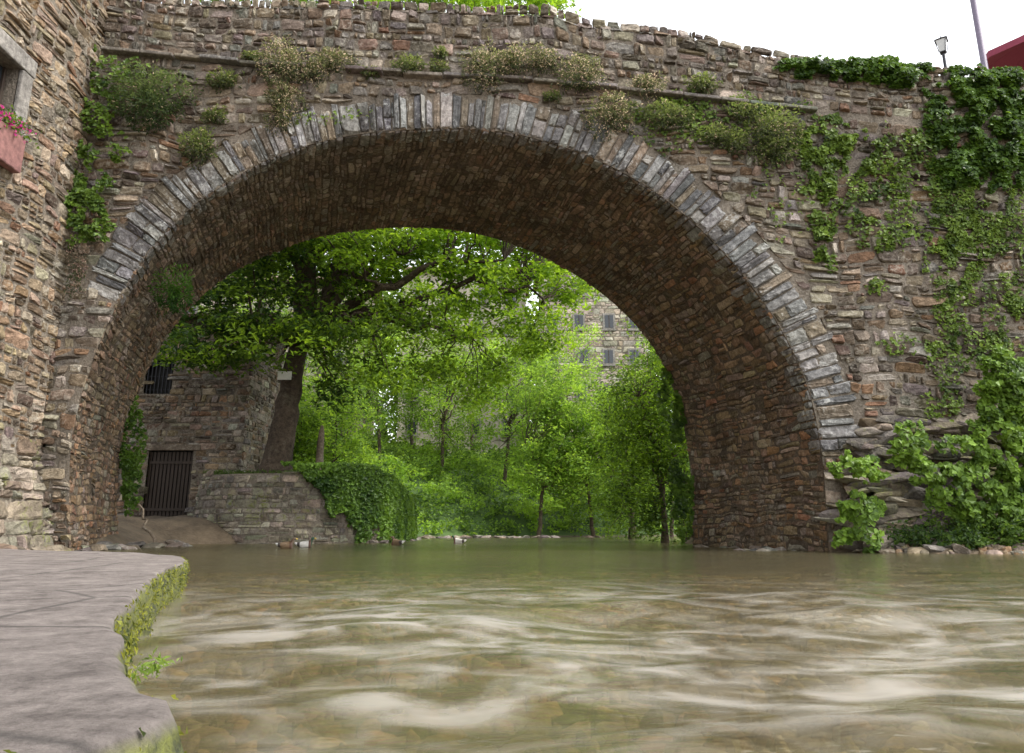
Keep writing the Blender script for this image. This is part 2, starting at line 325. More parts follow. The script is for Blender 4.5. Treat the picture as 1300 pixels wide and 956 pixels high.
rb=courses(11.5,18,-.3,2.25,.5,.3,R,.3); U,V_,H,Fq=stones(rb,R,.06,.02,G8); U=np.minimum(U,18.); build("footing_stones",footm(U,V_,H).reshape(-1,3),Fq,M_moss,rep(palette(len(rb),R,[(.25,.21,.165),(.20,.16,.12),(.30,.26,.21)],[3,3,2]),64),False,bl)
# ------------------------------------------------------------ terrain
yl=[-200,-10,4,8,10,14,18,24,26.5,28,31,36,44,48,52,58,66,90,140,900]; xl=[-6,-6,-6,-6,-7,-10.4,-10.4,-11.6,-11.6,-9.6,-5.2,-5.4,-6,-3,3,12,24,60,160,900]
yr=[-200,13,15.6,17.2,18,24.5,30,38,42,47,54,62,90,900]; xr=[17,17,11,7.6,7.4,6.0,6.6,8.5,11,18,34,60,160,1300]
def ground(x,y):
    x=np.asarray(x,float); y=np.asarray(y,float); a=np.interp(y,yl,xl); b=np.interp(y,yr,xr)
    dl=a-x; dl=np.where(y>46,np.minimum(dl,np.maximum(-6-x,0)+(y-46)),dl); dr=x-b
    hb=np.interp(y,[-50,16,19,34,38],[.1,.15,1.0,1.0,.8]); sl=np.interp(y,[34,40],[0.0,.42]); sr=np.interp(y,[14,18,26,30],[.1,.25,.4,.45])
    zl=hb*(1-np.exp(-np.maximum(dl,0)*.8))+sl*np.maximum(dl-1.5,0); zr=np.interp(y,[17,19],[.25,.7])*(1-np.exp(-np.maximum(dr,0)*1.0))+sr*np.maximum(dr-1,0)
    cap=np.where(y<17.8,1.2,12.); 
    zl=12*(1-np.exp(-zl/12)); zr=cap*(1-np.exp(-zr/cap))
    bed=-.27+.10*fbm(x,y,.5,8)-.25*np.clip(np.minimum(-dl,-dr)/3,0,1)*np.clip((y-6)/6,0,1)
    bed=np.where(np.minimum(-dl,-dr)<.6,bed*np.clip(np.minimum(-dl,-dr)/.6,0,1),bed)
    z=np.where(dl>0,zl,np.where(dr>0,zr,bed)); return z+np.where((dl>0)|(dr>0),fbm(x,y,.6,11)*.25*np.clip(np.maximum(dl,dr),0,1),0)
gx=np.concatenate([-np.geomspace(600,26,22),np.arange(-25,26,.4),np.geomspace(26,600,22)]); gy=np.concatenate([-np.geomspace(200,4,10),np.arange(-3,66,.4),np.geomspace(66,900,26)])
X,Y=np.meshgrid(gx,gy,indexing='ij'); Z=ground(X,Y)
mg,nt=newmat("earth_and_riverbed"); L=nt.links.new
out=N(nt,'ShaderNodeOutputMaterial'); p=N(nt,'ShaderNodeBsdfPrincipled',inp={'Roughness':.9}); g=N(nt,'ShaderNodeNewGeometry'); sp=N(nt,'ShaderNodeSeparateXYZ'); L(g.outputs['Position'],sp.inputs[0])
n1=N(nt,'ShaderNodeTexNoise',inp={'Scale':1.3,'Detail':6,'Roughness':.7}); L(g.outputs['Position'],n1.inputs['Vector'])
cr=N(nt,'ShaderNodeValToRGB'); cr.color_ramp.elements[0].color=(.065,.048,.03,1); cr.color_ramp.elements[0].position=.35; cr.color_ramp.elements[1].color=(.16,.12,.078,1); cr.color_ramp.elements[1].position=.68; L(n1.outputs[0],cr.inputs[0])
cg=N(nt,'ShaderNodeValToRGB'); cg.color_ramp.elements[0].color=(.02,.045,.01,1); cg.color_ramp.elements[1].color=(.07,.13,.02,1); L(n1.outputs[0],cg.inputs[0])
mr=N(nt,'ShaderNodeMapRange',inp={1:33,2:35,3:0,4:1}); L(sp.outputs[1],mr.inputs[0]); mz=N(nt,'ShaderNodeMapRange',inp={1:.02,2:.15,3:0,4:1}); L(sp.outputs[2],mz.inputs[0])
mm=N(nt,'ShaderNodeMath',operation='MULTIPLY'); L(mr.outputs[0],mm.inputs[0]); L(mz.outputs[0],mm.inputs[1])
mx=N(nt,'ShaderNodeMix',data_type='RGBA'); L(mm.outputs[0],mx.inputs[0]); L(cr.outputs[0],mx.inputs[6]); L(cg.outputs[0],mx.inputs[7]); L(mx.outputs[2],p.inputs[0])
n2=N(nt,'ShaderNodeTexNoise',inp={'Scale':12,'Detail':5}); L(g.outputs['Position'],n2.inputs['Vector']); b=N(nt,'ShaderNodeBump',inp={'Strength':.8,'Distance':.05}); L(n2.outputs[0],b.inputs['Height']); L(b.outputs[0],p.inputs['Normal']); L(p.outputs[0],out.inputs[0])
build("ground",np.stack([X,Y,Z],-1),gridF(len(gx),len(gy)),mg)
# ------------------------------------------------------------ water
wx=np.concatenate([np.arange(-14,14,.09),np.arange(14,160,3.)]); wy=np.concatenate([np.arange(-4,1,.5),np.geomspace(1,90,340)])
X,Y=np.meshgrid(wx,wy,indexing='ij'); near=np.clip((11-Y)/6,0,1)
ca,sa=math.cos(.35),math.sin(.35); xr_=X*ca+Y*sa; yr_=-X*sa+Y*ca
Z=.045*near*(fbm(xr_*.6,yr_,1.1,31,2))*2+.018*near*fbm(xr_*.7,yr_,3.2,35,2)+.012*fbm(X*.5,Y,1.2,33,2)*np.clip((30-Y)/16,0,1)
Z=Z+.08*np.exp(-((X-1.9)/.5)**2-((Y-4.5)/.3)**2)+.05*np.exp(-((X-.9)/.5)**2-((Y-5.)/.3)**2)+.04*np.exp(-((X-3.0)/.5)**2-((Y-4.9)/.3)**2)
mw,nt=newmat("river_water"); L=nt.links.new
out=N(nt,'ShaderNodeOutputMaterial'); g=N(nt,'ShaderNodeNewGeometry'); sp=N(nt,'ShaderNodeSeparateXYZ'); L(g.outputs['Position'],sp.inputs[0])
mp=N(nt,'ShaderNodeMapping'); mp.inputs['Rotation'].default_value=(0,0,-.35); mp.inputs['Scale'].default_value=(.7,1.1,1); L(g.outputs['Position'],mp.inputs[0])
n1=N(nt,'ShaderNodeTexNoise',inp={'Scale':2.6,'Detail':4,'Roughness':.55,'Distortion':.4}); L(mp.outputs[0],n1.inputs['Vector'])
b=N(nt,'ShaderNodeBump',inp={'Strength':.26,'Distance':.22}); L(n1.outputs[0],b.inputs['Height'])
fr=N(nt,'ShaderNodeFresnel',inp={'IOR':1.33}); L(b.outputs[0],fr.inputs['Normal'])
tr=N(nt,'ShaderNodeBsdfTransparent'); tr.inputs[0].default_value=(.78,.74,.55,1); gl=N(nt,'ShaderNodeBsdfGlossy',inp={'Roughness':.14}); gl.inputs[0].default_value=(.92,.93,.82,1); L(b.outputs[0],gl.inputs['Normal'])
mk=N(nt,'ShaderNodeBsdfDiffuse'); mk.inputs[0].default_value=(.17,.145,.075,1); mm0=N(nt,'ShaderNodeMixShader',inp={0:.33}); L(tr.outputs[0],mm0.inputs[1]); L(mk.outputs[0],mm0.inputs[2])
fm=N(nt,'ShaderNodeMapRange',inp={1:0,2:1,3:.04,4:.92}); L(fr.outputs[0],fm.inputs[0])
m1=N(nt,'ShaderNodeMixShader'); L(fm.outputs[0],m1.inputs[0]); L(mm0.outputs[0],m1.inputs[1]); L(gl.outputs[0],m1.inputs[2])
mp2=N(nt,'ShaderNodeMapping'); mp2.inputs['Rotation'].default_value=(0,0,-.5); mp2.inputs['Scale'].default_value=(.85,1.15,1); L(g.outputs['Position'],mp2.inputs[0])
n2=N(nt,'ShaderNodeTexNoise',inp={'Scale':3.0,'Detail':3.5,'Roughness':.5,'Distortion':.7}); L(mp2.outputs[0],n2.inputs['Vector'])
n3=N(nt,'ShaderNodeTexNoise',inp={'Scale':.8,'Detail':2.,'Roughness':.5,'Distortion':.4}); L(mp2.outputs[0],n3.inputs['Vector'])
fa=N(nt,'ShaderNodeMapRange',interpolation_type='SMOOTHSTEP',inp={1:.36,2:.74,3:.03,4:.58}); L(n2.outputs[0],fa.inputs[0])
fb=N(nt,'ShaderNodeMapRange',interpolation_type='SMOOTHSTEP',inp={1:.36,2:.60,3:.35,4:1}); L(n3.outputs[0],fb.inputs[0])
nm=N(nt,'ShaderNodeMapRange',interpolation_type='SMOOTHSTEP',inp={1:9.,2:3.4,3:0,4:1}); L(sp.outputs[1],nm.inputs[0]); fmul=N(nt,'ShaderNodeMath',operation='MULTIPLY'); L(fa.outputs[0],fmul.inputs[0]); L(nm.outputs[0],fmul.inputs[1])
fm2=N(nt,'ShaderNodeMath',operation='MULTIPLY'); L(fmul.outputs[0],fm2.inputs[0]); L(fb.outputs[0],fm2.inputs[1])
df=N(nt,'ShaderNodeBsdfDiffuse'); df.inputs[0].default_value=(.38,.36,.325,1)
m2=N(nt,'ShaderNodeMixShader'); L(fm2.outputs[0],m2.inputs[0]); L(m1.outputs[0],m2.inputs[1]); L(df.outputs[0],m2.inputs[2]); L(m2.outputs[0],out.inputs[0])
build("water",np.stack([X,Y,Z],-1),gridF(len(wx),len(wy)),mw)
npb=13000; py_=1.2+R.random(npb)**1.3*16; pxx=R.uniform(-.75,.75,npb)*(py_+1.5); sz=R.lognormal(-3.35,.5,npb)*(1+.08*py_)
ok=(pxx>np.interp(py_,[0,1.3,2.4,8,18],[-.5,-.65,-1.25,-3.4,-10])); pxx,py_,sz=pxx[ok],py_[ok],sz[ok]
rr=np.stack([pxx-sz,pxx+sz,py_-sz*.75,py_+sz*.75],-1); U,V_,H,Fq=stones(rr,R,.035,0,G6,jit=.15,round_=(.7,1.),tvar=.5,rough=.1)
col=palette(len(rr),R,[(.20,.145,.085),(.15,.11,.07),(.28,.22,.155),(.10,.08,.06),(.29,.18,.10)],[4,4,3,3,2],.2)
build("riverbed_pebbles",np.stack([U,V_,ground(U,V_)+H+.02],-1).reshape(-1,3),Fq,M_peb,rep(col,36))
# ------------------------------------------------------------ pavement
PE=[PZ(228,706,.25),PZ(194,732,.25),PZ(155,776,.25),PZ(154,812,.25),PZ(174,867,.25),PZ(184,920,.25)]
pts=np.array([[XW+.05,13.5],[-5.2,9.4]]+[list(p[:2]) for p in PE]+[[-.64,.3],[-.62,-3],[XW+.05,-3]])
edge,_=catmull(pts[1:-1],150); ne=len(edge)
dirs=np.gradient(edge,axis=0); dirs/=np.linalg.norm(dirs,axis=1)[:,None]; nn=np.stack([dirs[:,1],-dirs[:,0]],-1)*-1
wob=vn(np.arange(ne)*.6,np.zeros(ne),1,6)*.035+vn(np.arange(ne)*1.9,np.zeros(ne),1,7)*.015; edge=edge+nn*wob[:,None]
rows=[]
for (ins_,z) in ((3.0,None),(.35,.25),(.03,.25),(.008,.246),(0,.232),(-.012,.19),(.01,.12),(-.005,.06),(.01,.0),(0,-.5)):
    if z is None: q=np.stack([np.full(ne,XW+.02),np.interp(np.arange(ne),[0,ne-1],[13.6,-3]),np.full(ne,.27)],-1)
    else:
        q=np.stack([edge[:,0]-ins_*.9,edge[:,1]-ins_*.15,np.full(ne,z)],-1); q[:,2]+=vn(edge[:,0],edge[:,1],2,1)*.012
        if z<.24: q[:,0]+=vn(edge[:,0]*4,edge[:,1]*4+z*20,1,3)*.04
    rows.append(q)
V=np.stack(rows,0)
mpv,nt=newmat("pavement_stone"); L=nt.links.new
out=N(nt,'ShaderNodeOutputMaterial'); p=N(nt,'ShaderNodeBsdfPrincipled',inp={'Roughness':.85}); g=N(nt,'ShaderNodeNewGeometry'); sp=N(nt,'ShaderNodeSeparateXYZ'); L(g.outputs['Position'],sp.inputs[0])
n1=N(nt,'ShaderNodeTexNoise',inp={'Scale':6.,'Detail':9,'Roughness':.82}); L(g.outputs['Position'],n1.inputs['Vector'])
cr=N(nt,'ShaderNodeValToRGB'); e0,e1=cr.color_ramp.elements; e0.color=(.07,.056,.05,1); e0.position=.36; e1.color=(.27,.235,.215,1); e1.position=.64; L(n1.outputs[0],cr.inputs[0])
vo=N(nt,'ShaderNodeTexVoronoi',feature='DISTANCE_TO_EDGE',inp={'Scale':.8,'Randomness':.6}); L(g.outputs['Position'],vo.inputs['Vector']); vr=N(nt,'ShaderNodeMapRange',inp={1:.0,2:.018,3:.4,4:1}); L(vo.outputs[0],vr.inputs[0])
sc_=N(nt,'ShaderNodeVectorMath',operation='SCALE'); L(cr.outputs[0],sc_.inputs[0]); L(vr.outputs[0],sc_.inputs['Scale'])
n3=N(nt,'ShaderNodeTexNoise',inp={'Scale':14,'Detail':8,'Roughness':.75}); L(g.outputs['Position'],n3.inputs['Vector'])
cm=N(nt,'ShaderNodeValToRGB'); e0,e1=cm.color_ramp.elements; e0.color=(.02,.03,.008,1); e0.position=.38; e1.color=(.20,.22,.03,1); e1.position=.60; L(n3.outputs[0],cm.inputs[0])
zz=N(nt,'ShaderNodeMapRange',inp={1:.242,2:.22,3:0,4:.9}); L(sp.outputs[2],zz.inputs[0])
mx=N(nt,'ShaderNodeMix',data_type='RGBA'); L(zz.outputs[0],mx.inputs[0]); L(sc_.outputs[0],mx.inputs[6]); L(cm.outputs[0],mx.inputs[7]); L(mx.outputs[2],p.inputs[0])
b=N(nt,'ShaderNodeBump',inp={'Strength':1.,'Distance':.04}); L(n3.outputs[0],b.inputs['Height']); L(b.outputs[0],p.inputs['Normal']); L(p.outputs[0],out.inputs[0])
build("pavement",V.reshape(-1,3),gridF(len(rows),ne),mpv)
# ------------------------------------------------------------ leaves
def rnd_unit(n):
    v=R.normal(size=(n,3)); return v/np.linalg.norm(v,axis=1)[:,None]
def leaves(name,P,size,nrmbias,col,asp=.55,parent=None,mat=None,nj=.7,tang=None):
    n=len(P); size=np.broadcast_to(size,(n,))*R.uniform(.6,1.35,n); nr=np.asarray(nrmbias,float)+rnd_unit(n)*nj; nr/=np.linalg.norm(nr,axis=1)[:,None]+1e-9
    t=rnd_unit(n) if tang is None else tang+rnd_unit(n)*.5; a=np.cross(nr,t); a/=np.linalg.norm(a,axis=1)[:,None]+1e-9; 
    if tang is not None: a2=np.cross(a,nr); a,b=a2,a
    else: b=np.cross(nr,a)
    h=(size*.5)[:,None]; w=(size*.5*asp)[:,None]
    V=np.stack([P+a*h-nr*h*.25,P+b*w+a*h*.1+nr*w*.3,P-a*h,P-b*w+a*h*.1+nr*w*.3],1).reshape(-1,3)
    Fq=np.arange(4*n).reshape(n,4); return build(name,V,Fq,mat or M_leaf,rep(col,4),False,parent)
def gcol(n,val,dark=(.02,.05,.010),light=(.13,.23,.025),j=.18):
    val=np.clip(np.asarray(val)+R.normal(0,j,n),0,1.15)[:,None]; return np.clip(np.array(dark)*(1-val)+np.array(light)*val,.004,.6)
def clusters(C,per,rad,flat=.6):
    m=len(C); rad=np.broadcast_to(rad,(m,)); d=rnd_unit(m*per)*(R.random(m*per)**.5)[:,None]; d[:,2]*=flat
    return rep(C,per)+d*rep(rad,per)[:,None], np.repeat(np.arange(m),per), d
def limb(p0,p1,sag=.0,n=10,wig=.15):
    t=np.linspace(0,1,n)[:,None]; p0=np.array(p0,float);p1=np.array(p1,float); L_=np.linalg.norm(p1-p0)
    q=p0*(1-t)+p1*t; q[:,2]+=(sag*L_*4*t*(1-t))[:,0]; q[1:-1]+=R.normal(0,wig*L_/n,(n-2,3)); return q
def tree(name,base,top,crown_c,crown_r,ncl,per,crad,lsize,r0,nl=9,dark=(.02,.05,.010),light=(.13,.23,.025),extra=None,shell=.45,mains=None,nb=.8,zcut=None,flat=.5,vb=0.,vx=None):
    e=empty(name,base); e.location=(0,0,0); A=Acc(); base=np.array(base,float); top=np.array(top,float)
    tr=limb(base,top,0,12,.08); tr[0]=base-[0,0,.3]
    rr=np.interp(np.linspace(0,1,12),[0,.06,.2,1],[r0*1.6,r0*1.15,r0,r0*.7]); A.add(*tube(tr,rr,12))
    c=np.array(crown_c,float); cr_=np.array(crown_r,float)
    pts=[];rad=[]
    ends=[] if mains is None else [np.array(m,float) for m in mains]
    while len(ends)<nl: 
        d=rnd_unit(1)[0]; q=c+d*cr_*R.uniform(.45,.8)
        if q[2]>base[2]+1.0: ends.append(q)
    for q in ends:
        l=limb(tr[-1] if R.random()<.7 or mains is not None else tr[-3],q,.12,14,.25); A.add(*tube(l,np.linspace(r0*.5,r0*.09,14),8)); pts.append(l); rad.append(np.linspace(r0*.5,r0*.09,14))
    pts=np.concatenate(pts); rad=np.concatenate(rad)
    d=rnd_unit(ncl)*(shell+(1-shell)*R.random(ncl)**.6)[:,None]; C=c+d*cr_; C+=R.normal(0,.25,C.shape)
    if zcut is not None: C=C[C[:,2]>zcut]
    if extra is not None: C=np.vstack([C,extra])
    for q in C[::2]:
        k=np.argmin(np.linalg.norm(pts-q,axis=1)+.6*np.maximum(pts[:,2]-q[2],0)); r=min(rad[k]*.6,.09)
        A.add(*tube(limb(pts[k],q,.06,6,.25),np.linspace(max(r,.02),.008,6),5))
    A.make("trunk_and_branches",M_bark,True,e)
    P,ci,d=clusters(C,per,crad*R.uniform(.7,1.3,len(C)),flat); P[:,2]-=.15*crad*(d[:,0]**2+d[:,1]**2)
    cv=R.uniform(.1,.85,len(C))+vb; cv=cv+.35*vn(C[:,0],C[:,2],.35,41)
    if vx is not None: cv=cv+vx(C)
    leaves("foliage",P,lsize,np.array([0,0,nb]),gcol(len(P),cv[ci],dark,light),.5,e)
    return e
tb=PY(348,602,30.5); fork=PY(380,440,30.5)
ext=[]
for (a,b,D) in [(260,450,28.5),(300,420,29),(330,400,29.5),(285,395,29),(360,360,30),(420,410,29),(450,380,30),(400,420,28.5),(430,430,28),(470,430,29),(510,400,30),(545,440,30),(520,470,30),(480,470,29),(570,380,31),(610,420,31),(640,380,31),(600,340,31),(650,340,31),(680,400,32),(500,350,31),(330,345,30),(560,470,32),(590,500,33),(630,470,33),(660,440,33),(690,350,33),(700,420,34),(280,430,29),(440,490,31),(310,450,28.5),(240,400,28.5),(260,370,28.5),(220,420,28.5),(290,360,29),(245,430,28.5),(320,420,28),(380,400,28.5),(540,320,31),(480,320,31),(700,320,33),(740,370,34),(430,310,30),(390,310,30),(350,325,30),(310,340,30),(500,300,31),(560,305,31),(620,310,31),(450,340,31)]:
    for _ in range(5): ext.append(PY(a+R.normal(0,20),b+R.normal(0,14),D+R.normal(0,1.0)))
for _ in range(80): ext.append(PY(R.uniform(290,690),R.uniform(270,315),33+R.normal(0,1.5)))
for _ in range(70): ext.append(PY(R.uniform(515,725),R.uniform(-40,13),33+R.normal(0,1)))
for _ in range(50): ext.append(PY(R.uniform(215,445),R.uniform(-45,-4),33+R.normal(0,1)))
mains=[PY(520,320,30),PY(640,330,30),PY(400,335,31),PY(300,400,29),PY(600,430,30.5),PY(470,400,29),PY(690,380,31.5),(-8,33,20),(-3,33,21),(-11,32,18),(0,35,22),(-8,33,26)]
tree("chestnut_tree",tb,fork,(-5.5,32.8,17.),(10.5,7.5,10),560,85,1.0,.26,.55,12,light=(.17,.30,.024),extra=np.array(ext),mains=mains,zcut=9.5,vb=.12,vx=lambda C:np.clip((C[:,0]+6.0)*.08,-.35,.3))
M_sign=plain("sign_board",(.7,.7,.66),.5,nscale=9,var=.08)
q=PY(363,478,29.6); s_=empty("tree_sign"); box("board",(q[0]-.28,q[0]+.28,q[1]-.2,q[1]-.17,q[2]-.17,q[2]+.17),M_sign,s_,.005); box("batten",(q[0]-.25,q[0]+.25,q[1]-.167,q[1]+.2,q[2]-.03,q[2]+.03),M_wood,s_,.005)
LG=(.20,.34,.04); DG=(.04,.09,.016)
for (a,D,h,cr_,n) in [(684,50,12.0,3.0,150),(752,51,13.0,3.4,170),(640,56,12,3.4,130),(806,51,12,3.2,150),(560,59,12,3.4,110),(480,58,11,3.6,110),(720,62,14,4.,100),(850,54,16,4,130),(600,66,16,4.5,120),(520,68,17,4.5,120),(430,62,14,4.2,110)]:
    x=PY(a,640,D)[0]; z=float(ground(x,D)); lean=R.uniform(-.8,.8)
    tree("alder_tree",(x,D,z),(x+lean*.5,D,z+h*.35),(x+lean,D,z+h*.56),(cr_,cr_*.8,h*.46),n,60,.95,.25,.14,9,DG,LG,shell=.15,flat=.7,vb=R.uniform(-.05,.3))
for (a,D,h,cr_) in [(842,30,9.0,2.1),(872,33,11,3.0),(800,41,9,2.4)]:
    x=PY(a,640,D)[0]; z=float(ground(x,D)); tree("willow_tree",(x,D,max(z,.2)),(x,D,z+h*.3),(x,D,z+h*.50),(cr_,cr_*.8,h*.50),150,70,.75,.17,.12,8,(.02,.05,.008),(.13,.24,.02),shell=.2,flat=.8)
for (a,D,h,cr_) in [(420,43,8,3),(380,40,6,2.4),(335,44,11,3.2),(300,46,16,4)]:
    x=PY(a,640,D)[0]; z=float(ground(x,D)); tree("elder_tree",(x,D,z),(x,D,z+h*.3),(x,D,z+h*.55),(cr_,cr_*.8,h*.42),110,60,.8,.22,.12,7,DG,(.18,.31,.03),shell=.2,flat=.7,vb=.08)
n=6800; x=R.uniform(-24,34,n); y=R.uniform(34.5,70,n); z=ground(x,y); ok=z>.03; x,y,z=x[ok],y[ok],z[ok]
hum=np.clip(fbm(x,y,.35,51)+.25,0,1)
C=np.stack([x,y,z+.2+2.4*hum*R.random(len(x))*np.clip(z/1.5,.15,1)],-1)
P,ci,d=clusters(C,26,.62,.7); P=P; cv=.58+1.0*vn(C[:,0],C[:,1]+C[:,2],.4,61)+R.normal(0,.2,len(C))
leaves("undergrowth",P,.23,np.array([0,-.5,.7]),gcol(len(P),cv[ci],(.035,.08,.012),(.20,.34,.035)),.7)
n=2300; x=R.uniform(-60,45,n); t=R.random(n); y=84+t*16; z=3+t*40*(.85+.5*vn(x,x*0,.12,93))+R.normal(0,1,n); C=np.stack([x,y+vn(x,z,.2,94)*6,z],-1)
P,ci,d=clusters(C,34,2.2,.7); cv=.45+1.0*vn(C[:,0],C[:,2],.25,62)+R.normal(0,.15,len(C)); leaves("distant_woodland",P,.75,np.array([0,-.5,.7]),gcol(len(P),cv[ci],(.035,.07,.018),(.16,.25,.045)),.7)
x=R.uniform(6,13,700); y=R.uniform(25,40,700); z=ground(x,y); ok=z>.1; C=np.stack([x,y,z+.2+R.random(700)*1.0],-1)[ok]; P,ci,d=clusters(C,40,.6,.8)
leaves("bank_shrubs",P,.16,np.array([-.3,-.5,.6]),gcol(len(P),R.uniform(.1,.9,len(C))[ci]),.7)
x=R.uniform(8.3,15,420); y=R.uniform(15.5,17.7,420); z=ground(x,y); ok=(z>.08)&(fbm(x,y,.8,101)>-.25); C=np.stack([x,y,z+.08+R.random(420)*.35],-1)[ok]; P,ci,d=clusters(C,40,.28,.8)
leaves("bank_weeds",P,.10,np.array([-.3,-.6,.6]),gcol(len(P),(.4+.9*vn(C[:,0],C[:,1],1.3,102))[ci]),.5)
# ------------------------------------------------------------ ivy on facade
def facade_plants(name,blobs,size,D=YF,dark=(.018,.045,.009),light=(.11,.20,.022),bulge=.3,dens=1.0,asp=.8,mat=None,mix=.5):
    Ps=[];vs=[]
    for (a,b,rx,ry,dn) in blobs:
        n=int(rx*ry*dn*dens*.9); r=np.sqrt(R.random(n)); th=R.uniform(0,2*math.pi,n); q=1+.9*vn(np.cos(th)*2.5+a,np.sin(th)*2.5+b,1.3,71)
        X=a+rx*r*np.cos(th)*q; Y=b+ry*r*np.sin(th)*q; hole=fbm(X,Y,.06,73); kp=hole>-.2+.0*X; X,Y,r=X[kp],Y[kp],r[kp]
        P=PY(X,Y,D); P[:,1]-=.06+bulge*np.clip(1.05-r*r,0,1)*R.random(len(X))*(.6+vn(X,Y,.08,77)); Ps.append(P); vs.append(mix+.7*vn(X,Y,.07,79))
    P=np.concatenate(Ps); v=np.concatenate(vs); return leaves(name,P,size,np.array([.1,-1.,.45]),gcol(len(P),v,dark,light),asp,mat=mat or M_ivy,nj=.6)
facade_plants("ivy",[(1080,92,85,17,1.6),(1040,84,50,9,1.6),(1235,120,70,28,1.4),(1230,165,60,45,1.2),(1270,190,45,60,1.2),(1215,215,35,35,1.1),(1150,100,40,16,1.4),(1250,130,60,35,1.0),(1285,110,40,20,1.4)],.14,bulge=.45,dens=1.4,dark=(.015,.04,.007),light=(.105,.20,.02))
facade_plants("ivy",[(1050,185,46,34,1.2),(1090,195,30,28,1.1),(1040,235,20,40,.9),(1045,300,17,45,.8),(1085,250,40,34,.4),(1125,290,40,40,.3),(1150,200,50,45,.4)],.12,bulge=.25,light=(.17,.26,.035),mix=.6,dens=1.15)
facade_plants("climbing_vine",[(1215,270,34,60,.8),(1210,340,30,60,.65),(1240,300,45,55,.4),(1275,270,35,45,.45),(1215,405,25,40,.4),(1160,440,40,15,.3),(1110,365,12,10,.9),(1195,520,25,30,.35),(1290,390,18,15,.7),(1150,250,60,50,.16),(1270,350,40,60,.25),(1260,440,45,35,.45),(1200,460,25,40,.2),(950,150,90,35,.25),(860,160,60,40,.2),(1000,240,40,60,.12),(840,140,60,15,.3),(420,150,60,10,.12)],.10,bulge=.15,light=(.18,.27,.04),mix=.62,dens=1.2)
facade_plants("bramble_bush",[(1280,495,44,50,.95),(1270,570,45,45,.75),(1275,660,60,42,1.2),(1225,620,44,34,.8),(1150,570,24,34,.55),(1095,665,34,36,.9),(1092,597,34,20,1.0),(1180,600,34,22,.5),(1300,600,40,90,.95),(1215,570,30,26,.4),(1240,690,50,14,1.2)],.14,D=17.0,bulge=.8,dark=(.025,.06,.009),light=(.18,.30,.035),mix=.6,dens=1.1)
facade_plants("ivy",[(120,140,28,45,.7),(85,205,26,28,1.0),(105,255,38,48,1.2),(115,290,30,18,.9),(135,195,28,30,.6),(100,60,20,28,.7),(150,100,40,25,.3)],.12,D=17.75,bulge=.4,light=(.16,.26,.03),mix=.58,dens=1.2)
def shrub(a,b,rx,ry,D=YF,flower=.42,dark=(.05,.065,.028),light=(.17,.19,.075),fcol=(.48,.40,.27),nm="wall_shrub",size=.11,dens=1.):
    rx,ry=rx*1.2,ry*1.15
    n=int(rx*ry*1.9*dens); c=PY(a,b,D); s=D/F/.93; d=rnd_unit(n)*(R.random(n)**.45)[:,None]; d*= (1+.7*vn(d[:,0]*2.5+a,d[:,2]*2.5+b,1.2,5))[:,None]
    P=c+d*np.array([rx*s,min(rx,ry)*s*.75,ry*s])-np.array([0,.12,0]); P=P[P[:,1]<D+.02]; m=len(P); d=(P-c); d/=np.linalg.norm(d,axis=1)[:,None]+1e-6
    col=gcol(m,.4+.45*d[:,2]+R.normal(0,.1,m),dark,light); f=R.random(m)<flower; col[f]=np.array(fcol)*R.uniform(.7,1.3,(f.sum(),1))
    sz=np.where(f,size*.6,size); leaves(nm,P,sz,d*.5,col,np.float64(.32),mat=M_leaf,nj=.8,tang=d+np.array([0,0,-.2]))
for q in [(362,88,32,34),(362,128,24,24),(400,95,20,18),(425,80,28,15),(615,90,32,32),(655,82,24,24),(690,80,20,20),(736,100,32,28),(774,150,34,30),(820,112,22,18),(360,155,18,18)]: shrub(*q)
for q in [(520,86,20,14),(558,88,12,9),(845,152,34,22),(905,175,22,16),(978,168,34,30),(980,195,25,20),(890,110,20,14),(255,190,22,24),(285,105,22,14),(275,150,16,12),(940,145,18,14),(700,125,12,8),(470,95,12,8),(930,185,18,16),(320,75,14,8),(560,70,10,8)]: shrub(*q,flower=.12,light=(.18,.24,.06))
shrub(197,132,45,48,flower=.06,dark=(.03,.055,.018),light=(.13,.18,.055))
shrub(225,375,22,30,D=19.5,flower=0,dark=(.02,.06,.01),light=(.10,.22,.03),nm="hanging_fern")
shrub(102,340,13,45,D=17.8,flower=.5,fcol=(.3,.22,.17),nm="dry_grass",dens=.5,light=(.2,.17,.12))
facade_plants("ivy",[(168,560,14,55,1.3),(166,620,12,30,1.2)],.13,D=24.2,bulge=.4)
facade_plants("ivy",[(862,560,14,60,1.3),(866,630,13,50,1.2),(850,500,16,30,1.0)],.15,D=24.4,bulge=.5,dark=(.015,.04,.006),light=(.11,.20,.02))
P=np.array([XW+.22,14.9,wz0+.0])+R.normal(0,1,(420,3))*np.array([.06,.30,.12]); c=gcol(420,.5); f=R.random(420)<.3; c[f]=(.5,.05,.22); o=leaves("planter_flowers",P,.08,np.array([.5,0,.5]),c,.8); o.parent=bl
n=2200; k=R.integers(20,int(ne*.72),n); P=np.stack([edge[k,0],edge[k,1],R.random(n)**.8*.24],-1)+R.normal(0,.010,(n,3))+np.array([.01,0,0])
leaves("moss",P,.020,np.array([.8,.3,.4]),gcol(n,R.random(n),(.03,.045,.01),(.22,.24,.035)),.6)
g0=PZ(190,858,0.0); n=70; P=np.array([g0[0],g0[1],.03])+R.normal(0,1,(n,3))*np.array([.03,.05,.015]); leaves("edge_grass",P,.035,np.array([0,-.5,.6]),gcol(n,.7,light=(.2,.30,.05)),.3)
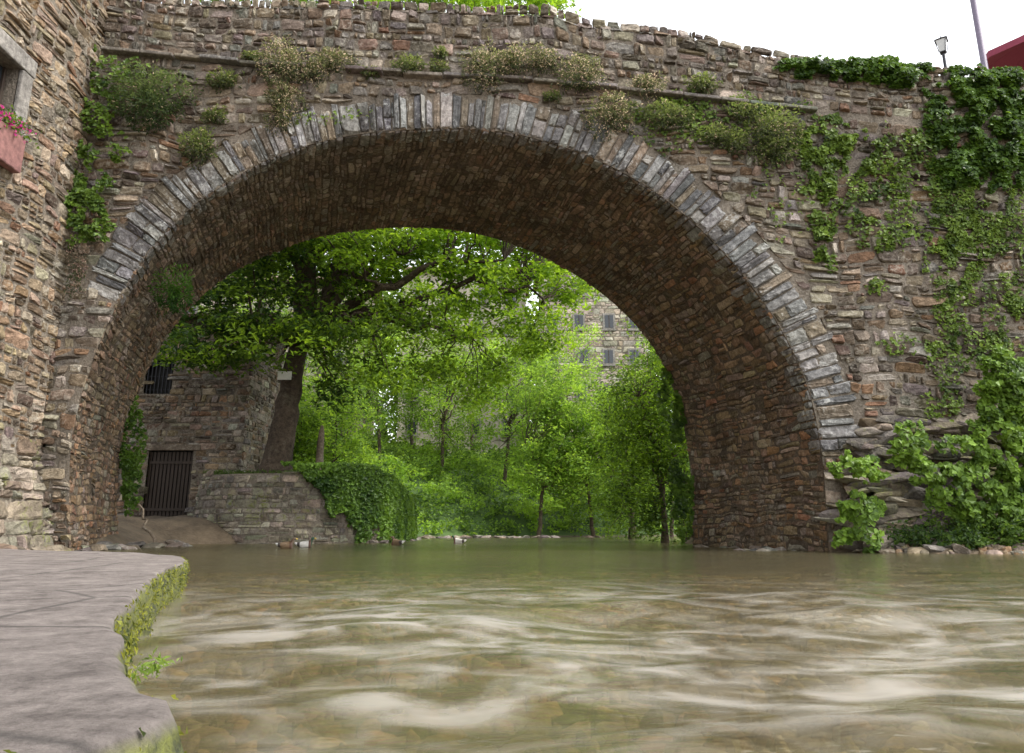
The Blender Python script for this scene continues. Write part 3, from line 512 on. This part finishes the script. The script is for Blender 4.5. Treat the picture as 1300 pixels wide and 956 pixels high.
# ------------------------------------------------------------ retaining wall platform
rwp=np.array([[-12.9,32.5],[-12.3,30],[-11.2,28.6],[-9.4,27.9],[-7.4,28.0],[-5.9,28.9],[-5.1,30.6],[-5.0,36.]]); RW,LR=catmull(rwp,80); HT=2.56
ret=empty("retaining_wall")
def rwm(U,V_,H):
    k=np.clip(U/LR,0,1); x=np.interp(k,np.linspace(0,1,80),RW[:,0]); y=np.interp(k,np.linspace(0,1,80),RW[:,1]); x2=np.interp(np.clip(k+.01,0,1),np.linspace(0,1,80),RW[:,0])-np.interp(np.clip(k-.01,0,1),np.linspace(0,1,80),RW[:,0]); y2=np.interp(np.clip(k+.01,0,1),np.linspace(0,1,80),RW[:,1])-np.interp(np.clip(k-.01,0,1),np.linspace(0,1,80),RW[:,1]); l=np.hypot(x2,y2)+1e-9
    H=H+(HT-V_)*.06; return np.stack([x+y2/l*H,y-x2/l*H,V_],-1)
hh=lambda k: np.interp(k,[0,.6,.82,1],[HT,HT,1.7,1.6])
kk=np.linspace(0,LR,80); rows=[rwm(kk,hh(kk/LR)*f_-.6*(1-f_),kk*0) for f_ in (0,.5,.98)]; cen=np.stack([np.full(80,-8.4),np.full(80,33.),np.full(80,HT-.1)],-1); rows.append(cen)
build("wall_core",np.stack(rows,0).reshape(-1,3),gridF(4,80),M_mort,None,False,ret)
r3=courses(0,LR,-.3,HT-.05,.42,.24,R,.3); r3=r3[(r3[:,2]+r3[:,3])/2<hh((r3[:,0]+r3[:,1])/2/LR)]; U,V_,H,Fq=stones(r3,R,.035,.008,G6); build("wall_stones",rwm(U,V_,H).reshape(-1,3),Fq,M_moss,rep(palette(len(r3),R,[(.25,.225,.18),(.21,.185,.14),(.30,.27,.215),(.16,.14,.11)],[3,3,2,2])*1.15,36),False,ret)
n=26000; k=R.uniform(.36,1,n)*LR; v=R.random(n)**.7*2.9; kp=(v>2.3-(k/LR-.44)*12+fbm(k,v,1.2,83)*1.4)&(v<hh(k/LR)+.35+.3*vn(k,v,1,3)); k,v=k[kp],v[kp]; P=rwm(k,v,.05+.4*R.random(len(k))); 
leaves("ivy",P,.15,np.array([.3,-1,.5]),gcol(len(P),.45+.9*vn(k,v,1.2,85),(.02,.055,.008),(.13,.24,.025)),.8,mat=M_ivy)
n=2600; x=R.uniform(-12,-6,n); P=np.stack([x,29.2+R.random(n)*2,HT-.05+R.random(n)*.22],-1); leaves("platform_grass",P,.14,np.array([0,-.8,.3]),gcol(n,.4,light=(.13,.2,.04)),.25)
# ------------------------------------------------------------ stone house behind
hs=empty("stone_house"); HY=32.0; HD=4.5
hx1=float(PY(311,560,HY)[0]); hx0=-20.; gz=.8
wa,wb=PY(182,500,HY),PY(222,455,HY); da,db=PY(180,652,HY),PY(246,572,HY); htop=float(PY(250,405,HY)[2])
ops=[(wa[0],wb[0],wa[2],wb[2]),(da[0],db[0],gz,db[2])]
A=Acc(); xs=sorted([hx0,hx1]+[o[0] for o in ops]+[o[1] for o in ops]); zs=sorted([0,htop]+[o[2] for o in ops]+[o[3] for o in ops])
for i in range(len(xs)-1):
    for j in range(len(zs)-1):
        mx_=(xs[i]+xs[i+1])/2; mz_=(zs[j]+zs[j+1])/2
        if any(o[0]<mx_<o[1] and o[2]<mz_<o[3] for o in ops): continue
        if xs[i+1]-xs[i]<1e-4 or zs[j+1]-zs[j]<1e-4: continue
        A.add([[xs[i],HY,zs[j]],[xs[i+1],HY,zs[j]],[xs[i+1],HY,zs[j+1]],[xs[i],HY,zs[j+1]]],[[0,1,2,3]])
A.add([[hx1,HY,0],[hx1,HY+HD,0],[hx1,HY+HD,htop],[hx1,HY,htop]],[[0,1,2,3]]); A.add([[hx0,HY,0],[hx0,HY+HD,0],[hx0,HY+HD,htop],[hx0,HY,htop]],[[0,1,2,3]]); A.add([[hx0,HY+HD,0],[hx1,HY+HD,0],[hx1,HY+HD,htop],[hx0,HY+HD,htop]],[[0,1,2,3]]); A.make("walls",M_mort,False,hs)
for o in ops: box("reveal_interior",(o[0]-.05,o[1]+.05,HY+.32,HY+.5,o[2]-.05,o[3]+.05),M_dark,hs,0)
def wallst(name,x0,x1,z0,z1,y,cwid,chei,cols,wts,par,ops=(),mul=1.,mat=None):
    r=courses(x0,x1,z0,z1,cwid,chei,R,.3); cu=(r[:,0]+r[:,1])/2; cv=(r[:,2]+r[:,3])/2; kp=(cu<x1)&(cv<z1)
    for o in ops: kp&=~((cu>o[0]-.05)&(cu<o[1]+.05)&(cv>o[2]-.05)&(cv<o[3]+.1))
    r=r[kp]; r[:,1]=np.minimum(r[:,1],x1+.03); U,V_,H,Fq=stones(r,R,.04,.012,G6); build(name,np.stack([U,y-H,V_],-1).reshape(-1,3),Fq,mat or M_st,rep(palette(len(r),R,cols,wts)*mul,36),False,par)
wallst("wall_stones",-17,hx1,0,htop,HY,.42,.24,WALLC,[4,5,3,3,3,2,1],hs,ops,1.25)
r=courses(HY,HY+HD,0,htop,.45,.25,R,.3); U,V_,H,Fq=stones(r,R,.04,.012,G6); U=np.minimum(U,HY+HD+.03); build("side_stones",np.stack([hx1+H,U,V_],-1).reshape(-1,3),Fq,M_st,rep(palette(len(r),R,WALLC,WALLW),36),False,hs)
M_lint=stone_mat("lintel",base=(.2,.16,.12),bump=.4)
for o in ops: box("lintel",(o[0]-.3,o[1]+.3,HY-.1,HY+.2,o[3],o[3]+.25),M_lint,hs,.03)
for x in np.linspace(ops[0][0]+.1,ops[0][1]-.1,7): box("window_bar",(x-.02,x+.02,HY+.02,HY+.06,ops[0][2],ops[0][3]),M_iron,hs,0)
for z in np.linspace(ops[0][2]+.2,ops[0][3]-.2,3): box("window_bar",(ops[0][0],ops[0][1],HY+.061,HY+.09,z-.02,z+.02),M_iron,hs,0)
for x in np.linspace(ops[1][0]+.06,ops[1][1]-.06,12): box("gate_plank",(x-.06,x+.06,HY+.1,HY+.15,ops[1][2],ops[1][3]-.05),M_wood,hs,.01)
for z in (ops[1][2]+.5,ops[1][3]-.5): box("gate_rail",(ops[1][0]+.03,ops[1][1]-.03,HY+.06,HY+.099,z-.06,z+.06),M_wood,hs,.01)
M_tile=plain("roof_tile",(.13,.075,.055),.85,nscale=5)
RFq=[[0,1,2,3],[3,2,5,4],[6,9,8,7],[9,10,11,8],[0,6,7,1],[1,7,8,2],[2,8,11,5],[4,5,11,10]]
V=np.array([[hx0-.5,HY-.5,htop-.05],[hx1+.3,HY-.5,htop-.05],[hx1+.3,HY+HD/2,htop+.8],[hx0-.5,HY+HD/2,htop+.8],[hx0-.5,HY+HD+.5,htop-.05],[hx1+.3,HY+HD+.5,htop-.05]])
V=np.vstack([V,V+[0,0,.15]]); build("roof",V,RFq,M_tile,None,False,hs)
# ------------------------------------------------------------ far village buildings
def village(name,x0,x1,y,z0,z1,cols,mul,nwx,nwz,render=None):
    e=empty(name); A=Acc(); A.add(boxv(x0,x1,y,y+9,z0,z1),BF); A.make("walls",render or M_mort,False,e); ww=(x1-x0)/nwx
    for i in range(nwx):
        for j in range(nwz):
            cx=x0+ww*(i+.5)+R.uniform(-.3,.3); cz=z0+3+(z1-z0-4)/max(nwz,1)*(j+.5); box("window_frame",(cx-.62,cx+.62,y-.14,y-.0,cz-.85,cz+.85),M_slab,e,.02); box("window_pane",(cx-.42,cx+.42,y-.16,y-.142,cz-.65,cz+.65),M_glass,e,0); box("mullion",(cx-.04,cx+.04,y-.18,y-.162,cz-.65,cz+.65),M_wood,e,0); box("window_sill",(cx-.7,cx+.7,y-.28,y-.141,cz-.98,cz-.852),M_slab,e,.01)
    V=np.array([[x0-.6,y-.8,z1-.05],[x1+.6,y-.8,z1-.05],[x1+.6,y+4.5,z1+2],[x0-.6,y+4.5,z1+2],[x0-.6,y+9.8,z1-.05],[x1+.6,y+9.8,z1-.05]]); V=np.vstack([V,V+[0,0,.2]])
    build("roof",V,RFq,M_tile,None,False,e)
    if render is None: wallst("wall_stones",x0,x1,z0+2,z1,y,.8,.42,cols,[1]*len(cols),e,(),mul)
M_pl=stone_mat("lime_render",base=(.45,.40,.32),bump=.3,lichen=.1,fs=2,mott=(.8,1.15)); 
village("village_house",3.0,13.5,72,5,27,[(.42,.36,.28),(.36,.30,.235),(.46,.41,.33)],1.15,4,5)
village("village_house",-12,1.5,78,6,28,None,1,4,5,M_pl)
village("village_house",-30,-13.5,64,6,22,[(.40,.34,.27),(.34,.28,.22),(.44,.39,.32)],1.1,5,3)
# ------------------------------------------------------------ rocks (angular, split faces)
n=9; gA=np.linspace(-1,1,n); fs=[];ff=[]
for ax in range(3):
    for sg in (-1,1):
        a,b=np.meshgrid(gA,gA,indexing='ij'); v=np.zeros((n,n,3)); v[...,ax]=sg; v[...,(ax+1)%3]=a*sg; v[...,(ax+2)%3]=b; ff.append(gridF(n,n)+len(fs)*n*n); fs.append(v.reshape(-1,3))
CS=np.concatenate(fs); CF=np.concatenate(ff); rd=np.round(CS,5); uq,inv=np.unique(rd,axis=0,return_inverse=True); CS=uq; CF=inv.reshape(-1)[CF]
CSn=CS/(np.linalg.norm(CS,axis=1)[:,None])
def rocks(name,items,cols,mat=M_rock,parent=None):
    A=Acc()
    for (x,y,z,sx,sy,sz) in items:
        v=CSn.copy()
        for _ in range(11):
            nn_=rnd_unit(1)[0]; dd=R.uniform(.45,.8); ov=np.maximum(v@nn_-dd,0); v=v-ov[:,None]*nn_
        v*=1.35; v*=(1+.08*vn(v[:,0]*4,v[:,1]*4+v[:,2]*3,1.,R.uniform(0,90))[:,None]); v*=np.array([sx,sy,sz]); a=R.uniform(-.5,.5); ca,sa=math.cos(a),math.sin(a)
        v=np.stack([v[:,0]*ca-v[:,1]*sa,v[:,0]*sa+v[:,1]*ca,v[:,2]+v[:,0]*R.uniform(-.3,.3)],-1)+[x,y,z]; A.add(v,CF,palette(1,R,cols,[1]*len(cols))[0])
    return A.make(name,mat,False,parent)
RC=[(.20,.175,.145),(.23,.20,.165),(.14,.125,.11),(.17,.135,.10)]
it=[]
for _ in range(190):
    a=R.uniform(1075,1310); b=R.uniform(530,700); 
    if b<530+max(0,(1120-a))*1.4: continue
    p_=PY(a,b,17.98-.6*(b-530)/170); it.append((p_[0],p_[1]+R.uniform(0,.15),p_[2],R.uniform(.2,.7),R.uniform(.08,.22),R.uniform(.07,.2)))
rocks("rock_outcrop",it,RC,M_moss)
it=[(x_,y_,max(float(ground(x_,y_)),-.1)+.0,s_,s_,s_*.5) for x_,y_,s_ in [(R.uniform(5.4,7.3),R.uniform(18,25),R.uniform(.1,.28)) for _ in range(40)]]
it+=[(x_,y_,float(ground(x_,y_)),s_,s_,s_*.5) for x_,y_,s_ in [(R.uniform(7.2,14.5),R.uniform(15.4,17.5),R.uniform(.06,.24)) for _ in range(130)]]
it+=[(x_,y_,.0,s_,s_,s_*.5) for x_,y_,s_ in [(R.uniform(-11.,-9.9),R.uniform(18,24),R.uniform(.12,.3)) for _ in range(40)]]
it+=[(x_,47.+max(x_,-6)*.45+R.normal(0,.4),.0,s_,s_,s_*.4) for x_,s_ in [(R.uniform(-6,6),R.uniform(.15,.35)) for _ in range(40)]]
it+=[(-5.2+R.normal(0,.5),R.uniform(29,38),.0,s_,s_,s_*.5) for s_ in R.uniform(.12,.3,24)]
rocks("bank_rocks",it,RC)
it=[(R.uniform(-10.9,-9.9),R.uniform(14.5,18.2),.0,s_,s_,s_*.5) for s_ in R.uniform(.12,.36,26)]
rocks("footing_rocks",it,[(.22,.18,.14),(.18,.145,.11),(.17,.13,.10)],M_moss)
A=Acc(); q0=PY(404,604,31); q1=PY(409,540,31); A.add(*tube(limb(q0,q1,0,8,.1),[.2,.17,.16,.15,.15,.13,.12,.05],8)); A.make("dead_trunk",stone_mat("dry_wood",base=(.28,.22,.16),bump=.7),True)
A=Acc(); A.add(*tube(limb(PY(196,690,23.5),PY(176,640,23.8),0,8,.3),np.linspace(.06,.03,8),6)); A.make("driftwood_stick",bpy.data.materials["dry_wood"],True)
# ------------------------------------------------------------ ducks
def duck(px,py,drake,ang):
    p0=PZ(px,py,0.0); e=empty("duck",tuple(p0+np.array([0,0,.01]))); e.rotation_euler=(0,0,ang)
    me=bpy.data.meshes.new("body"); pts=[(-.27,0,.12,.012),(-.2,0,.085,.05),(-.08,0,.06,.10),(.06,0,.055,.11),(.15,0,.08,.075),(.185,0,.15,.04),(.2,0,.21,.04),(.225,0,.245,.05),(.275,0,.238,.028),(.33,0,.228,.016)]
    me.from_pydata([q[:3] for q in pts],[(i,i+1) for i in range(len(pts)-1)],[]); o=bpy.data.objects.new("body",me); sc.collection.objects.link(o); o.parent=e
    o.modifiers.new("s",'SKIN'); 
    for i,q in enumerate(pts): me.skin_vertices[0].data[i].radius=(q[3],q[3]*(1.0))
    me.skin_vertices[0].data[3].use_root=True; s=o.modifiers.new("ss",'SUBSURF'); s.levels=2; s.render_levels=2
    m,nt=newmat("duck_feathers"); L=nt.links.new; out=N(nt,'ShaderNodeOutputMaterial'); p=N(nt,'ShaderNodeBsdfPrincipled',inp={'Roughness':.6}); tc=N(nt,'ShaderNodeTexCoord'); sp=N(nt,'ShaderNodeSeparateXYZ'); L(tc.outputs['Object'],sp.inputs[0])
    mr=N(nt,'ShaderNodeMapRange',inp={1:-.3,2:.34}); L(sp.outputs[0],mr.inputs[0]); cr=N(nt,'ShaderNodeValToRGB'); cr.color_ramp.interpolation='CONSTANT'; el=cr.color_ramp.elements
    cs=[(0,(.65,.63,.6,1)),(.16,(.05,.04,.035,1)),(.28,(.50,.48,.44,1) if drake else (.17,.11,.06,1)),(.66,(.10,.05,.03,1)),(.76,(.01,.05,.025,1) if drake else (.12,.08,.05,1)),(.90,(.4,.28,.04,1))]
    el[0].position=0; el[0].color=cs[0][1]; el[1].position=cs[1][0]; el[1].color=cs[1][1]
    for a,c in cs[2:]: x=el.new(a); x.color=c
    L(mr.outputs[0],cr.inputs[0]); L(cr.outputs[0],p.inputs[0]); L(p.outputs[0],out.inputs[0]); me.materials.append(m)
    for sg in (-1,1):
        W=CSn*np.array([.13,.022,.05])*1.05+np.array([-.06,sg*.088,.09]); build("wing",W,CF,m,None,True,e)
duck(583,690,True,3.0); duck(505,692,False,2.6); duck(386,695,True,.2); duck(362,696,False,.1)
# ------------------------------------------------------------ street furniture on the bridge deck
def street_lamp(px,ptop,D,zb):
    q=PY(px,ptop,D); e=empty("street_lamp",(q[0],D,zb)); z=float(q[2])-zb; A=Acc()
    A.add(*tube([(0,0,0),(0,0,.12),(0,0,.5),(0,0,.55),(0,0,z-.62)],[.16,.15,.09,.06,.045],10)); A.make("post",M_iron,True,e)
    b0=z-.6; A=Acc()
    A.add(*tube([(0,0,b0-.05),(0,0,b0),(0,0,b0+.03)],[.05,.12,.13],4)); 
    A.add(*tube([(0,0,b0+.42),(0,0,b0+.44),(0,0,b0+.52),(0,0,b0+.54),(0,0,b0+.60)],[.235,.25,.10,.05,.01],4))
    for k in range(4):
        t=k*math.pi/2; up=np.array([math.cos(t),math.sin(t),0]); A.add(*tube([up*.125+[0,0,b0+.02],up*.22+[0,0,b0+.43]],[.012,.012],5))
    A.make("lantern_frame",M_iron,False,e)
    G=Acc(); G.add(*tube([(0,0,b0+.03),(0,0,b0+.425)],[.112,.205],4)); G.make("lantern_glass",plain("lamp_glass",(.55,.56,.55),.15,var=.05,bump=0),False,e); return e
zd=float(zc(12.))
street_lamp(1194,46,20.5,zd)
q=PY(1251,90,21.); M_pole=plain("painted_pole",(.16,.13,.19),.45)
e=empty("street_lamp",(float(q[0]),21.,zd)); A=Acc(); A.add(*tube([(0,0,0),(0,0,.4),(0,0,.45),(0,0,7.6)],[.17,.16,.11,.085],12)); 
A.make("post",M_pole,True,e); A=Acc(); A.add(*tube([(0,0,7.5),(0,0,7.62),(0,0,7.66),(0,0,8.1),(0,0,8.14),(0,0,8.3)],[.06,.14,.15,.28,.32,.03],8)); A.make("lantern",M_iron,False,e)
q=PY(1326,36,22.); e=empty("patio_parasol",(float(q[0]),22.,zd)); zt_=float(q[2])-zd; nseg=8; V=[];Fp=[]
rings=[(0.02,0),(.8,-.36),(1.6,-.76),(2.45,-1.22),(2.45,-1.45)]
for k,(r,dz) in enumerate(rings):
    for j in range(nseg*2):
        t=j*math.pi/nseg+.2; rr_=r*(1 if j%2==0 else .945); V.append((rr_*math.cos(t),rr_*math.sin(t),zt_+dz-(0 if j%2==0 else .05*r/2)))
m=nseg*2
for k in range(4):
    for j in range(m): Fp.append((k*m+j,k*m+(j+1)%m,(k+1)*m+(j+1)%m,(k+1)*m+j))
build("canopy",V,Fp,plain("red_canvas",(.27,.045,.08),.8,nscale=30,var=.12),None,False,e); A=Acc(); A.add(*tube([(0,0,0),(0,0,zt_+.12)],[.03,.03],8)); A.make("pole",M_wood,True,e)
# ------------------------------------------------------------ light
w=bpy.data.worlds.new("World"); sc.world=w; w.use_nodes=True; nt=w.node_tree; nt.nodes.clear(); L=nt.links.new
AZ=math.radians(102); EL=math.radians(57)
sky=N(nt,'ShaderNodeTexSky',sky_type='NISHITA',sun_disc=False,sun_elevation=EL,sun_rotation=AZ); sky.dust_density=3
hs_=N(nt,'ShaderNodeHueSaturation',inp={'Saturation':.15,'Value':3.6}); L(sky.outputs[0],hs_.inputs['Color'])
bg=N(nt,'ShaderNodeBackground',inp={'Strength':.15}); L(hs_.outputs[0],bg.inputs[0]); wo=N(nt,'ShaderNodeOutputWorld'); L(bg.outputs[0],wo.inputs[0])
sl=bpy.data.lights.new("sun",'SUN'); sl.energy=2.4; sl.angle=math.radians(10); sl.color=(1,.92,.80); so=bpy.data.objects.new("sun",sl); sc.collection.objects.link(so)
sd=Vector((math.sin(AZ)*math.cos(EL),math.cos(AZ)*math.cos(EL),math.sin(EL))); so.rotation_euler=sd.to_track_quat('Z','Y').to_euler(); so.location=(20,-20,40)
